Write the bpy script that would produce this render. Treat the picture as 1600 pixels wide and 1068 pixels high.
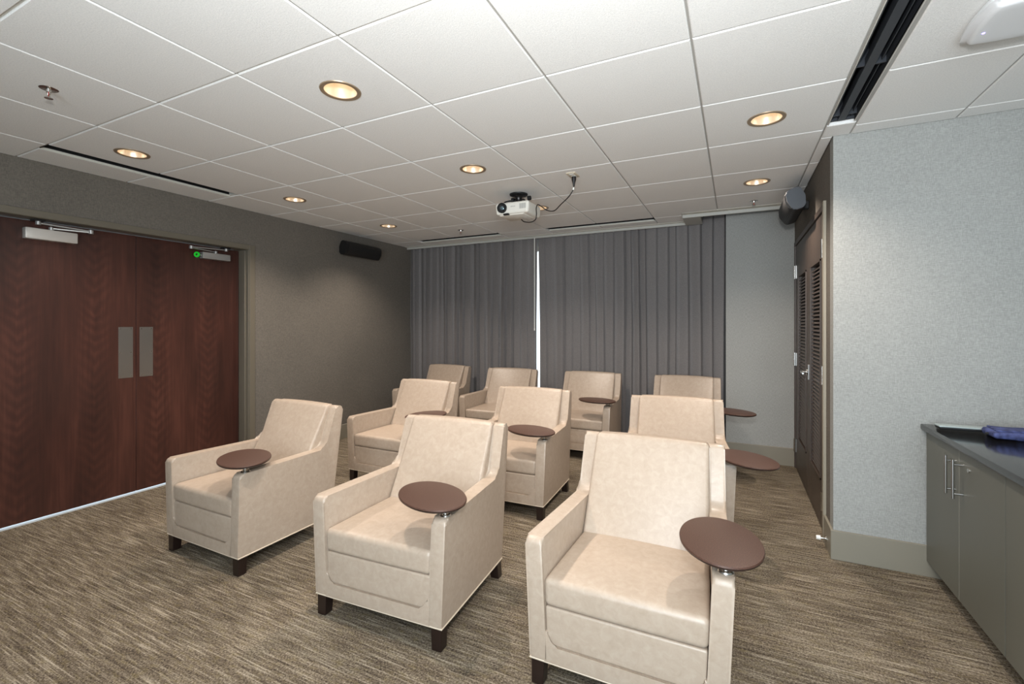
import bpy, bmesh, math, random
from mathutils import Vector, Matrix
random.seed(7)
for o in list(bpy.data.objects): bpy.data.objects.remove(o, do_unlink=True)
S = bpy.context.scene
COL = S.collection
PI = math.pi

# ------------------------------------------------------------------ camera, world, light
CAMZ = 1.38
YAW = 0.45239
cam = bpy.data.cameras.new('camera'); co = bpy.data.objects.new('camera', cam); COL.objects.link(co)
co.location = (0, 0, CAMZ); co.rotation_euler = (PI/2, 0, YAW)
cam.sensor_width = 36; cam.lens = 717.28/1600*36; cam.shift_y = -(534-505.98)/1600; cam.clip_start = 0.05
S.camera = co
S.view_settings.view_transform = 'Standard'; S.view_settings.look = 'None'
S.view_settings.gamma = 1; S.view_settings.use_curve_mapping = False
S.view_settings.exposure = 0.27

W = bpy.data.worlds.new('daylight'); S.world = W; W.use_nodes = True
bg = W.node_tree.nodes['Background']; bg.inputs[0].default_value = (0.80, 0.91, 1.0, 1); bg.inputs[1].default_value = 2.2

def light(name, kind, loc, power, color, **kw):
    l = bpy.data.lights.new(name, kind); o = bpy.data.objects.new(name, l); COL.objects.link(o)
    o.location = loc; l.energy = power; l.color = color
    rot = kw.pop('rot', None)
    if rot: o.rotation_euler = rot
    for k, v in kw.items(): setattr(l, k, v)
    return o
FLASH_W, FILL_W, SPOT_W = 45, 134, 72
light('camera_flash', 'AREA', (0, -0.03, 1.74), FLASH_W, (1.0, 0.985, 0.965), shape='DISK', size=0.13, rot=(PI/2+math.radians(33), 0, YAW))
# cool fill light added behind the camera, no such source in view
light('rear_fill_light', 'AREA', (0.3, -1.62, 1.35), FILL_W, (0.80, 0.915, 1.0), shape='RECTANGLE', size=2.4, size_y=2.0, rot=(PI/2, 0, 0))

# ------------------------------------------------------------------ materials
MATS = {}
def lin(c):
    return tuple((x/12.92 if x <= 0.04045 else ((x+0.055)/1.055)**2.4) for x in [v/255 for v in c]) + (1,)
def mat(name, rgb, rough=0.6, metal=0.0, spec=0.5, emit=None, coat=0):
    m = bpy.data.materials.new(name); m.use_nodes = True
    b = m.node_tree.nodes['Principled BSDF']
    b.inputs['Base Color'].default_value = lin(rgb); b.inputs['Roughness'].default_value = rough
    b.inputs['Metallic'].default_value = metal; b.inputs['Specular IOR Level'].default_value = spec
    b.inputs['Coat Weight'].default_value = coat
    if emit:
        b.inputs['Emission Color'].default_value = lin(emit[0]); b.inputs['Emission Strength'].default_value = emit[1]
    MATS[name] = m
    return m
class NT:
    def __init__(s, m): s.t = m.node_tree; s.b = s.t.nodes['Principled BSDF']
    def n(s, typ, **kw):
        nd = s.t.nodes.new(typ)
        for k, v in kw.items():
            if k.startswith('i_'):
                key = k[2:]; key = int(key) if key.isdigit() else key
                nd.inputs[key].default_value = v
            else: setattr(nd, k, v)
        return nd
    def l(s, a, b): s.t.links.new(a, b)
    def coords(s, scale, kind='Object'):
        tc = s.n('ShaderNodeTexCoord'); mp = s.n('ShaderNodeMapping'); mp.inputs['Scale'].default_value = scale
        s.l(tc.outputs[kind], mp.inputs['Vector']); return mp.outputs[0]
    def noise(s, scale, detail=3, rough=0.5, vec=(1, 1, 1), kind='Object'):
        nz = s.n('ShaderNodeTexNoise'); nz.inputs['Scale'].default_value = scale
        nz.inputs['Detail'].default_value = detail; nz.inputs['Roughness'].default_value = rough
        s.l(s.coords(vec, kind), nz.inputs['Vector']); return nz.outputs['Fac']
    def ramp(s, fac, stops):
        r = s.n('ShaderNodeValToRGB'); e = r.color_ramp.elements
        while len(e) < len(stops): e.new(0.5)
        for k, (p, c) in zip(e, stops): k.position = p; k.color = lin(c)
        s.l(fac, r.inputs[0]); return r.outputs[0]
    def math(s, op, a, b=None):
        m = s.n('ShaderNodeMath', operation=op)
        for i, v in enumerate((a, b)):
            if v is None: continue
            if isinstance(v, (int, float)): m.inputs[i].default_value = v
            else: s.l(v, m.inputs[i])
        return m.outputs[0]
    def mix(s, fac, a, b, typ='MIX'):
        m = s.n('ShaderNodeMix', data_type='RGBA', blend_type=typ)
        for i, v in ((0, fac), (6, a), (7, b)):
            if isinstance(v, (int, float)): m.inputs[i].default_value = v
            elif isinstance(v, tuple): m.inputs[i].default_value = lin(v)
            else: s.l(v, m.inputs[i])
        return m.outputs[2]
    def bump(s, h, strength, dist=0.002):
        b = s.n('ShaderNodeBump'); b.inputs['Strength'].default_value = strength; b.inputs['Distance'].default_value = dist
        s.l(h, b.inputs['Height']); s.l(b.outputs[0], s.b.inputs['Normal'])
    def col(s, c): s.l(c, s.b.inputs['Base Color'])

# leather: pale taupe hide with soft mottling
m = mat('leather', (205, 184, 158), 0.36, spec=0.5); t = NT(m)
tc = t.n('ShaderNodeTexCoord'); oi = t.n('ShaderNodeObjectInfo')
va = t.n('ShaderNodeVectorMath', operation='ADD'); t.l(tc.outputs['Object'], va.inputs[0])
sc = t.n('ShaderNodeMath', operation='MULTIPLY', i_1=37.0); t.l(oi.outputs['Random'], sc.inputs[0]); t.l(sc.outputs[0], va.inputs[1])
n1 = t.n('ShaderNodeTexNoise', i_Scale=34.0, i_Detail=6.0, i_Roughness=0.62, i_Distortion=0.6); t.l(va.outputs[0], n1.inputs['Vector'])
n2 = t.n('ShaderNodeTexNoise', i_Scale=260.0, i_Detail=2.0); t.l(va.outputs[0], n2.inputs['Vector'])
t.col(t.ramp(n1.outputs['Fac'], [(0.24, (161, 145, 128)), (0.5, (169, 153, 137)), (0.76, (176, 162, 147))]))
t.bump(n2.outputs['Fac'], 0.10, 0.0006)
mat('welt', (206, 192, 172), 0.4)
# carpet: loop pile with streaks running across the room
m = mat('carpet', (110, 98, 80), 0.95, spec=0.1); t = NT(m)
f1 = t.noise(1.0, 2, 0.5, (5, 62, 1)); f2 = t.noise(1.0, 3, 0.5, (4.2, 165, 1)); f3 = t.noise(125, 3, 0.8); f4 = t.noise(2.4, 3)
a = t.math('ADD', t.math('MULTIPLY', f1, 0.20), t.math('MULTIPLY', f2, 0.16))
a = t.math('ADD', a, t.math('MULTIPLY', f3, 0.56)); a = t.math('ADD', a, t.math('MULTIPLY', f4, 0.12))
base = t.ramp(a, [(0.42, (50, 43, 37)), (0.50, (95, 85, 73)), (0.56, (122, 112, 97)), (0.64, (163, 153, 137))])
mr = t.n('ShaderNodeMapRange', i_1=0.56, i_2=0.63); t.l(f2, mr.inputs[0])            # scattered pale yarn streaks
m1 = t.n('ShaderNodeMapRange', i_1=0.40, i_2=0.55); t.l(f1, m1.inputs[0])
st = t.math('MULTIPLY', t.math('MULTIPLY', mr.outputs[0], m1.outputs[0]), t.math('MULTIPLY', f3, 1.15))
c1 = t.mix(st, base, (172, 163, 147))
hu = t.n('ShaderNodeMapRange', i_1=0.50, i_2=0.70); t.l(t.noise(60, 2, 0.6, (0.35, 1, 1)), hu.inputs[0])
t.col(t.mix(t.math('MULTIPLY', hu.outputs[0], 0.25), c1, (126, 114, 72)))            # olive yarn here and there
t.bump(t.math('ADD', f3, f2), 0.5, 0.004)
# linen-look wall covering
def wallpaper(name, lo, hi):
    m = mat(name, lo, 0.85, spec=0.2); t = NT(m)
    h = t.noise(1, 2, 0.6, (55, 55, 420)); v = t.noise(1, 2, 0.6, (420, 420, 45)); g = t.noise(2.2, 2)
    a = t.math('ADD', t.math('MULTIPLY', t.math('ADD', h, v), 0.45), t.math('MULTIPLY', g, 0.1))
    t.col(t.ramp(a, [(0.38, lo), (0.62, hi)])); t.bump(a, 0.15, 0.002)
wallpaper('wallcovering', (139, 140, 137), (165, 166, 163))
wallpaper('wallcovering_shaded', (92, 88, 82), (118, 112, 104))  # same covering, darkened: the side walls' weaker flash light put into the colour
mat('plaster', (190, 190, 186), 0.9)
# acoustic tile
m = mat('tile', (216, 215, 210), 0.95, spec=0.1); t = NT(m)
a = t.noise(170, 4, 0.75); t.col(t.ramp(a, [(0.35, (228, 229, 228)), (0.62, (243, 243, 241))])); t.bump(a, 0.35, 0.003)
mat('tbar', (205, 203, 196), 0.5)
mat('tbar_grey', (168, 167, 163), 0.5)
mat('black', (14, 15, 17), 0.6)
mat('slot_metal', (44, 48, 54), 0.5)
mat('trim_white', (205, 203, 192), 0.5)
mat('fascia_grey', (178, 178, 172), 0.6)
mat('frame_paint', (104, 98, 86), 0.42)
mat('base_paint', (130, 125, 112), 0.5)
mat('louver_paint', (68, 57, 50), 0.42)
mat('closet_frame_lit', (150, 143, 128), 0.5)
mat('jamb_pale', (176, 172, 158), 0.5)
# mahogany door
m = mat('mahogany', (82, 44, 34), 0.38, spec=0.45); t = NT(m)
tc = t.n('ShaderNodeTexCoord'); sp = t.n('ShaderNodeSeparateXYZ'); t.l(tc.outputs['Object'], sp.inputs[0])
yy, zz = sp.outputs[1], sp.outputs[2]
ab = t.math('ABSOLUTE', t.math('SUBTRACT', t.math('FRACT', t.math('ADD', t.math('DIVIDE', yy, 0.42), 0.31)), 0.5))
nz = t.noise(3.0, 4, 0.6, (1, 1.5, 1))
ph = t.math('ADD', t.math('MULTIPLY', t.math('SUBTRACT', zz, t.math('MULTIPLY', ab, 0.42)), 74), t.math('MULTIPLY', nz, 13))
wv = t.math('MULTIPLY', t.math('SINE', ph), t.math('MAXIMUM', t.math('SUBTRACT', 0.8, t.math('MULTIPLY', ab, 2.6)), 0.0))
gr = t.noise(1, 3, 0.6, (60, 60, 2.4)); big = t.noise(1.0, 3, 0.6, (5, 5, 0.9))
f = t.math('ADD', t.math('ADD', t.math('MULTIPLY', gr, 0.30), t.math('MULTIPLY', big, 0.65)), t.math('MULTIPLY', wv, 0.075))
t.col(t.ramp(f, [(0.32, (50, 29, 24)), (0.5, (66, 38, 31)), (0.66, (84, 50, 41))]))
# curtain cloth
m = mat('curtain_cloth', (92, 89, 90), 0.9, spec=0.1); t = NT(m)
a = t.noise(1, 2, 0.6, (500, 500, 120)); t.col(t.ramp(a, [(0.35, (112, 109, 109)), (0.65, (134, 131, 130))]))
mat('dark_wood', (30, 19, 16), 0.3)
m = mat('tablet_laminate', (84, 60, 50), 0.45, spec=0.3); t = NT(m)
a = t.noise(300, 2); t.col(t.ramp(a, [(0.4, (68, 47, 39)), (0.65, (86, 62, 52))]))
mat('tablet_edge', (46, 32, 27), 0.35)
mat('chrome', (210, 208, 204), 0.18, metal=1)
mat('steel_brushed', (172, 172, 170), 0.34, metal=1)
mat('satin_grey', (196, 192, 186), 0.4, metal=0.25)
mat('closer_silver', (170, 170, 168), 0.35, metal=0.6)
mat('dark_metal', (52, 50, 50), 0.35, metal=0.7)
mat('green', (40, 230, 60), 0.4)
mat('speaker_black', (19, 19, 20), 0.55)
mat('speaker_end', (72, 76, 82), 0.55)
mat('projector_white', (222, 219, 210), 0.4)
mat('projector_grey', (150, 150, 148), 0.5)
mat('glass_dark', (12, 14, 20), 0.06)
mat('lens_glint', (120, 140, 150), 0.05, metal=0.6)
mat('cable_black', (20, 18, 19), 0.5)
mat('outlet', (206, 196, 176), 0.45)
mat('cabinet_grey', (98, 98, 90), 0.42)
mat('cabinet_body', (70, 70, 66), 0.5)
mat('edge_light', (150, 148, 138), 0.5)
m = mat('counter_black', (30, 30, 31), 0.10, spec=0.6)
mat('silver_plastic', (178, 190, 190), 0.3, metal=0.3)
m = mat('blue_cloth', (58, 66, 112), 0.75); t = NT(m)
a = t.noise(40, 3); t.col(t.ramp(a, [(0.35, (40, 46, 86)), (0.65, (74, 84, 134))]))
mat('ap_white', (226, 228, 230), 0.35)
mat('led_blue', (130, 120, 255), 0.4, emit=((150, 140, 255), 3))
mat('reflector', (246, 234, 216), 0.30, metal=0.6)
mat('trim_ring', (170, 150, 126), 0.35, metal=0.5)
mat('lamp_glow', (255, 240, 215), 0.5, emit=((255, 232, 200), 6))
mat('white_plastic', (228, 228, 222), 0.4)
mat('brass', (196, 170, 120), 0.3, metal=1)
mat('aluminium', (200, 205, 208), 0.35, metal=0.3)
g = mat('glass', (255, 255, 255), 0.0); g.node_tree.nodes['Principled BSDF'].inputs['Transmission Weight'].default_value = 1.0
g.node_tree.nodes['Principled BSDF'].inputs['IOR'].default_value = 1.02

# ------------------------------------------------------------------ mesh helpers
def new_mesh(name, verts, faces, smooth=None):
    me = bpy.data.meshes.new(name); me.from_pydata([tuple(v) for v in verts], [], faces); me.validate(); me.update()
    if smooth:
        bm = bmesh.new(); bm.from_mesh(me); bmesh.ops.recalc_face_normals(bm, faces=bm.faces); bm.to_mesh(me); bm.free()
        for p in me.polygons: p.use_smooth = True
        me.set_sharp_from_angle(angle=math.radians(smooth))
    return me
def from_bm(name, bm, smooth=None):
    bmesh.ops.recalc_face_normals(bm, faces=bm.faces)
    me = bpy.data.meshes.new(name); bm.to_mesh(me); bm.free()
    if smooth:
        for p in me.polygons: p.use_smooth = True
        me.set_sharp_from_angle(angle=math.radians(smooth))
    return me
def obj(name, me, material=None, parent=None, loc=None, rot=None):
    o = bpy.data.objects.new(name, me); COL.objects.link(o)
    if material is not None and me is not None and not me.materials: me.materials.append(MATS[material])
    if parent: o.parent = parent
    if loc is not None: o.location = loc
    if rot is not None: o.rotation_euler = rot
    return o
def tag(o, label, cat, group=None, kind=None):
    o['label'] = label; o['category'] = cat
    if group: o['group'] = group
    if kind: o['kind'] = kind
    return o
def struct(o): o['kind'] = 'structure'; return o
def empty(name, loc=(0, 0, 0), rz=0):
    o = bpy.data.objects.new(name, None); COL.objects.link(o); o.location = loc; o.rotation_euler = (0, 0, rz); o.empty_display_size = 0.1
    return o
def bx(bm, x0, x1, y0, y1, z0, z1):
    r = bmesh.ops.create_cube(bm, size=1, matrix=Matrix.Translation(((x0+x1)/2, (y0+y1)/2, (z0+z1)/2)) @ Matrix.Diagonal((x1-x0, y1-y0, z1-z0, 1)))
    return r['verts']
def boxes(name, lst, bevel=0, seg=2, smooth=None):
    bm = bmesh.new()
    for b in lst: bx(bm, *b)
    if bevel: bmesh.ops.bevel(bm, geom=list(bm.edges), offset=bevel, segments=seg, affect='EDGES', profile=0.5)
    return from_bm(name, bm, smooth or (35 if bevel else None))
def cyl_bm(bm, p0, p1, r0, r1=None, seg=20, caps=True):
    p0, p1 = Vector(p0), Vector(p1); d = p1-p0; q = Vector((0, 0, 1)).rotation_difference(d.normalized())
    bmesh.ops.create_cone(bm, cap_ends=caps, segments=seg, radius1=r0, radius2=r0 if r1 is None else r1, depth=d.length,
        matrix=Matrix.Translation((p0+p1)/2) @ q.to_matrix().to_4x4())
def cyl(name, p0, p1, r0, r1=None, seg=20):
    bm = bmesh.new(); cyl_bm(bm, p0, p1, r0, r1, seg); return from_bm(name, bm, 35)
def lathe(name, prof, seg=28, sx=1.0, sy=1.0, smooth=35, closed=False):
    V, F = [], []
    n = len(prof)
    for i in range(seg):
        a = 2*PI*i/seg
        for r, z in prof: V.append((r*math.cos(a)*sx, r*math.sin(a)*sy, z))
    for i in range(seg):
        j = (i+1) % seg
        for k in range(n-1 if not closed else n):
            k2 = (k+1) % n
            F.append((i*n+k, j*n+k, j*n+k2, i*n+k2))
    bm = bmesh.new(); vs = [bm.verts.new(v) for v in V]
    for f in F: bm.faces.new([vs[i] for i in f])
    bmesh.ops.remove_doubles(bm, verts=bm.verts, dist=1e-6)
    return from_bm(name, bm, smooth)
def smooth_path(pts, sub=8):
    P = [Vector(p) for p in pts]; P = [P[0]*2-P[1]] + P + [P[-1]*2-P[-2]]; out = []
    for i in range(1, len(P)-2):
        a, b, c, d = P[i-1:i+3]
        for k in range(sub):
            t = k/sub
            out.append(0.5*((2*b)+(-a+c)*t+(2*a-5*b+4*c-d)*t*t+(-a+3*b-3*c+d)*t**3))
    return out+[P[-2]]
def tube(name, pts, r, seg=8, closed=False):
    P = [Vector(p) for p in pts]; n = len(P); V, F = [], []
    up = Vector((0, 0, 1)); prev = None
    for i, p in enumerate(P):
        t = (P[(i+1) % n]-P[i-1]) if closed else (P[min(i+1, n-1)]-P[max(i-1, 0)])
        t.normalize()
        a = prev - t*prev.dot(t) if prev is not None else t.cross(up if abs(t.z) < 0.9 else Vector((1, 0, 0)))
        a.normalize(); prev = a; b = t.cross(a)
        for k in range(seg):
            an = 2*PI*k/seg; V.append(p+a*(r*math.cos(an))+b*(r*math.sin(an)))
    for i in range(n if closed else n-1):
        j = (i+1) % n
        for k in range(seg): F.append((i*seg+k, i*seg+(k+1) % seg, j*seg+(k+1) % seg, j*seg+k))
    if not closed: F.append(tuple(range(seg))); F.append(tuple((n-1)*seg+k for k in range(seg)))
    return new_mesh(name, V, F, 50)
def fillet(pts, radii, seg=6):
    out = []; n = len(pts)
    for i in range(n):
        p, a, b = Vector(pts[i]), Vector(pts[i-1]), Vector(pts[(i+1) % n]); r = radii[i]
        if r <= 0: out.append(p); continue
        u, v = (a-p).normalized(), (b-p).normalized(); ang = u.angle(v); d = r/math.tan(ang/2)
        c = p+(u+v).normalized()*(r/math.sin(ang/2)); s, e = p+u*d-c, p+v*d-c
        tot = s.angle(e)
        for k in range(seg+1):
            f = k/seg; q = (s*math.sin((1-f)*tot)+e*math.sin(f*tot))/math.sin(tot); out.append(c+q)
    return out
def extrude(name, pts2, plane, lo, hi, bevel=0, seg=2, smooth=35, fmap=None):
    """polygon pts2 in plane 'yz','xz' or 'xy', extruded lo..hi along the remaining axis"""
    def P(p, h): return {'yz': (h, p[0], p[1]), 'xz': (p[0], h, p[1]), 'xy': (p[0], p[1], h)}[plane]
    bm = bmesh.new(); a = [bm.verts.new(P(p, lo)) for p in pts2]; b = [bm.verts.new(P(p, hi)) for p in pts2]
    n = len(a); fa = bm.faces.new(a); fb = bm.faces.new(b[::-1])
    for i in range(n): bm.faces.new((a[i], b[i], b[(i+1) % n], a[(i+1) % n]))
    if bevel:
        es = list(set(fa.edges) | set(fb.edges))
        bmesh.ops.bevel(bm, geom=es, offset=bevel, segments=seg, affect='EDGES', profile=0.5)
    if fmap:
        for v in bm.verts: v.co = fmap(v.co)
    return from_bm(name, bm, smooth)
def rbox(name, half, r, n=(6, 6, 3), fmap=None, rs=3):
    """rounded box centred at 0 with interior vertices, then mapped"""
    def axis(a, k):
        e = [r*i/rs for i in range(rs)]
        inner = [-(a-r)+2*(a-r)*i/k for i in range(k+1)]
        return [-a+x for x in e] + inner + [a-x for x in reversed(e)]
    ax = [axis(half[i], n[i]) for i in range(3)]
    idx = {}; V = []; F = []
    N = [len(x) for x in ax]
    def vid(i, j, k):
        if (i, j, k) not in idx:
            p = Vector((ax[0][i], ax[1][j], ax[2][k])); q = Vector([max(-(half[m]-r), min(half[m]-r, p[m])) for m in range(3)]); d = p-q
            if d.length > 1e-9: p = q+d.normalized()*r
            idx[(i, j, k)] = len(V); V.append(fmap(p) if fmap else p)
        return idx[(i, j, k)]
    for k in (0, N[2]-1):
        for i in range(N[0]-1):
            for j in range(N[1]-1): F.append((vid(i, j, k), vid(i+1, j, k), vid(i+1, j+1, k), vid(i, j+1, k)))
    for j in (0, N[1]-1):
        for i in range(N[0]-1):
            for k in range(N[2]-1): F.append((vid(i, j, k), vid(i+1, j, k), vid(i+1, j, k+1), vid(i, j, k+1)))
    for i in (0, N[0]-1):
        for j in range(N[1]-1):
            for k in range(N[2]-1): F.append((vid(i, j, k), vid(i, j+1, k), vid(i, j+1, k+1), vid(i, j, k+1)))
    return new_mesh(name, V, F, 60)

# ------------------------------------------------------------------ room dimensions
ZC = 2.483          # face of the ceiling tiles
XL = -4.265         # left wall
XR = 0.52           # closet wall
YP = 3.26           # wall beside the cabinets
YF = 5.20           # far wall panel right of the curtain
XE, YB = 1.62, -1.76
OX, OY, T = -0.1535, 1.2928, 0.61
DECK = 2.80

fl = struct(obj('floor', boxes('floor', [(-6.2, XE, YB, 5.75, -0.1, 0.0)]), 'carpet'))
# walls
D0, D1, DT = 1.145, 2.915, 2.112      # double door opening
struct(obj('wall_left', boxes('wall_left', [(-4.50, XL, YB, D0, 0, DECK), (-4.50, XL, D1, 5.75, 0, DECK), (-4.50, XL, D0, D1, DT, DECK)]), 'wallcovering_shaded'))
struct(obj('wall_far', boxes('wall_far', [(-0.085, XR+0.7, YF, 5.75, 0, DECK), (-4.5, -4.1, 5.56, 5.75, 0, DECK), (-4.5, -0.085, 5.56, 5.75, 0, 0.25), (-4.5, -0.085, 5.56, 5.75, 2.4, DECK)]), 'wallcovering'))
struct(obj('wall_right', boxes('wall_right', [(XR, XR+0.1, YP+0.1, 3.53, 0, DECK), (XR, XR+0.1, 3.53, 5.17, 2.15, DECK), (XR, XR+0.1, 5.17, YF, 0, DECK), (XR+0.6, XR+0.64, YP+0.1, YF, 0, DECK)]), 'wallcovering_shaded'))
struct(obj('wall_front_right', boxes('wall_front_right', [(XR, XE, YP, YP+0.1, 0, DECK)]), 'wallcovering'))
struct(obj('wall_cabinet_side', boxes('wall_cabinet_side', [(XE, XE+0.1, YB, YP+0.1, 0, DECK)]), 'wallcovering'))
struct(obj('wall_rear', boxes('wall_rear', [(-4.5, XE+0.1, YB-0.1, YB, 0, DECK)]), 'wallcovering'))
struct(obj('ceiling_deck', boxes('ceiling_deck', [(-4.5, XE+0.1, YB-0.1, 5.75, DECK, DECK+0.1)]), 'black'))

# ------------------------------------------------------------------ suspended ceiling
ceil = struct(empty('ceiling', (0, 0, 0)))
lx = [OX-5.5*T, OX-2.5*T, OX+0.5*T]; ly = [OY+0.5*T, OY+2.5*T, OY+4.5*T]
HOLES = [(x, y) for x in lx for y in ly if not (x > 0 and y < 2)]
HR = 0.078
def tile_mesh(x0, x1, y0, y1, hole=None, rev=0.007, g=0.0045):
    """tegular tile: face proud of the grid, stepped edge; local origin at the tile centre"""
    cx, cy = (x0+x1)/2, (y0+y1)/2; hx, hy = (x1-x0)/2-g, (y1-y0)/2-g
    bm = bmesh.new()
    ring = lambda a, b, z: [bm.verts.new(p) for p in ((-a, -b, z), (a, -b, z), (a, b, z), (-a, b, z))]
    up = ring(hx, hy, 0.020); lo = ring(hx, hy, 0.003); fc = ring(hx-0.004, hy-0.004, 0.0)
    for A, B in ((up, lo), (lo, fc)):
        for i in range(4): bm.faces.new((A[i], A[(i+1) % 4], B[(i+1) % 4], B[i]))
    if hole is None:
        bm.faces.new(fc); bm.faces.new(up[::-1])
    else:
        ox, oy = hole[0]-cx, hole[1]-cy; n = 32; c = []; c2 = []
        for i in range(n):
            a = 2*PI*i/n; c.append(bm.verts.new((ox+HR*math.cos(a), oy+HR*math.sin(a), 0))); c2.append(bm.verts.new((ox+HR*math.cos(a), oy+HR*math.sin(a), 0.02)))
        for i in range(n): bm.faces.new((c[i], c[(i+1) % n], c2[(i+1) % n], c2[i]))
        for R, Cc in ((fc, c), (up, c2)):
            q = n//4
            for s in range(4):     # corner s lies between angles (s+2)*90+45
                i0 = {0: 5*n//8, 1: 7*n//8, 2: n//8, 3: 3*n//8}[s]
                nxt = (s+1) % 4
                i1 = {0: 5*n//8, 1: 7*n//8, 2: n//8, 3: 3*n//8}[nxt]
                k = i0; arc = [Cc[k]]
                while k != i1: k = (k+1) % n; arc.append(Cc[k])
                for a_, b_ in zip(arc[:len(arc)//2], arc[1:len(arc)//2+1]): bm.faces.new((R[s], b_, a_))
                mid = len(arc)//2
                bm.faces.new((R[s], R[nxt], arc[mid]))
                for a_, b_ in zip(arc[mid:-1], arc[mid+1:]): bm.faces.new((R[nxt], b_, a_))
    return from_bm('ceiling_tile', bm)
cache = {}
def add_tile(x0, x1, y0, y1):
    cx, cy = (x0+x1)/2, (y0+y1)/2
    hole = next(((hx, hy) for hx, hy in HOLES if x0 < hx < x1 and y0 < hy < y1), None)
    key = (round(x1-x0, 3), round(y1-y0, 3), hole is not None)
    if key not in cache:
        cache[key] = tile_mesh(x0, x1, y0, y1, hole)
    obj('ceiling_tile', cache[key], 'tile', ceil, (cx, cy, ZC))
xs = [OX+T*j for j in range(-6, 2)]             # -3.814 .. 0.457
ys = [OY+T*k for k in range(-5, 7)]             # -1.757 .. 4.953
YR0, YL0 = 4.850, 5.257                        # where the far ceiling edge begins, right and left of the step
XS = -0.480
XV = 0.600                                      # right side of the air slot
for j in range(len(xs)-1):
    for k in range(len(ys)-1):
        if k == len(ys)-2 and j == 5: continue
        add_tile(xs[j], xs[j+1], ys[k], ys[k+1] if k < len(ys)-2 or j == 2 else (4.938 if j < 6 else YR0))
SL0, SL1 = -3.938, xs[0]                        # left slot
for k in range(len(ys)-1):                      # strip along the left wall
    slot = ys[k] > OY-0.01 and ys[k+1] < OY+2*T+0.01
    add_tile(XL, SL0-0.001 if slot else xs[0], ys[k], ys[k+1])
for k in range(len(ys)-1):                      # right of the air slot, in front of the pier
    y1 = ys[k+1]
    if y1 < OY+3*T+0.01:
        add_tile(XV, OX+2*T, ys[k], y1); add_tile(OX+2*T, XE, ys[k], y1)
add_tile(XV, OX+2*T, OY+3*T, YP); add_tile(OX+2*T, XE, OY+3*T, YP); add_tile(xs[-1], XV, OY+3*T-0.05, YP)
for k in range(8, 11): add_tile(xs[-1], XR, max(ys[k], YP), min(ys[k+1], YR0))
YS0, YS1 = 4.938, 5.076                         # far slots
add_tile(XL, xs[0], ys[-1], YL0)
for a, b in ((0, 1), (1, 2), (3, 4), (4, 5)): add_tile(xs[a], xs[b], YS1+0.001, YL0)
add_tile(xs[2], xs[3], ys[-1], YL0)
add_tile(xs[5], XS, ys[-1], YL0)
g_ = 0.0045                                     # the tile notched around the step
obj('ceiling_tile', extrude('notched_tile', [(xs[5]+g_, ys[-2]+g_), (xs[6]-g_, ys[-2]+g_), (xs[6]-g_, YR0-g_), (XS-g_, YR0-g_), (XS-g_, ys[-1]-g_), (xs[5]+g_, ys[-1]-g_)], 'xy', 0.0, 0.02, 0.003, 1, 30), 'tile', ceil, (0, 0, ZC))
# T-bars, recessed behind the tile faces
bars = []
ZT0, ZT1 = ZC+0.006, ZC+0.035
for i, x in enumerate(xs): bars.append((x-(0.012 if i else 0.0), x+0.012, YB, 4.93 if i < 6 else YR0, ZT0, ZT1))
for x in xs[:6]: bars.append((x-0.012, x+0.012, 5.08, YL0, ZT0, ZT1))
bars += [(XV-0.012, XV+0.012, YB, YP, ZT0, ZT1), (OX+2*T-0.012, OX+2*T+0.012, YB, YP, ZT0, ZT1)]
for b_ in bars: obj('main_runner', boxes('main_runner', [b_]), 'tbar_grey', ceil)
bars = []
for y in ys[:-1]:
    if OY+0.1 < y < OY+2*T-0.1: bars += [(XL, SL0, y-0.012, y+0.012, ZT0+0.001, ZT1), (xs[0], xs[-1], y-0.012, y+0.012, ZT0+0.001, ZT1)]
    else: bars.append((XL, xs[-1], y-0.012, y+0.012, ZT0+0.001, ZT1))
for a, b in ((XL, xs[0]), (xs[2], xs[3]), (xs[5], XS)): bars.append((a, b, ys[-1]-0.012, ys[-1]+0.012, ZT0+0.001, ZT1))
for y in ys[:9]: bars.append((XV, XE, y-0.012, y+0.012, ZT0+0.001, ZT1))
for y in ys[9:-1]: bars.append((xs[-1], XR, y-0.012, y+0.012, ZT0+0.001, ZT1))
for b_ in bars: obj('cross_runner', boxes('cross_runner', [b_]), 'tbar', ceil)
# edge of the ceiling in front of the curtain
struct(obj('trim_1', boxes('trim_1', [(XL, XS, YL0, 5.302, ZC-0.003, 2.50), (XS, XR, YR0, 4.932, ZC-0.003, 2.50)], 0.002, 1), 'trim_white'))
struct(obj('trim_2', boxes('trim_2', [(XL, XS, 5.302, 5.316, 2.453, 2.54), (XS, -0.312, 4.932, 5.316, 2.450, 2.54), (-0.312, XR, 4.932, 4.950, 2.450, 2.54)], 0.0015, 1), 'fascia_grey'))
struct(obj('ceiling_pocket', boxes('ceiling_pocket', [(-0.312, XR, 4.95, YF, 2.60, 2.63), (XL, -0.085, 5.316, 5.56, 2.62, 2.65)]), 'black'))

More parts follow.
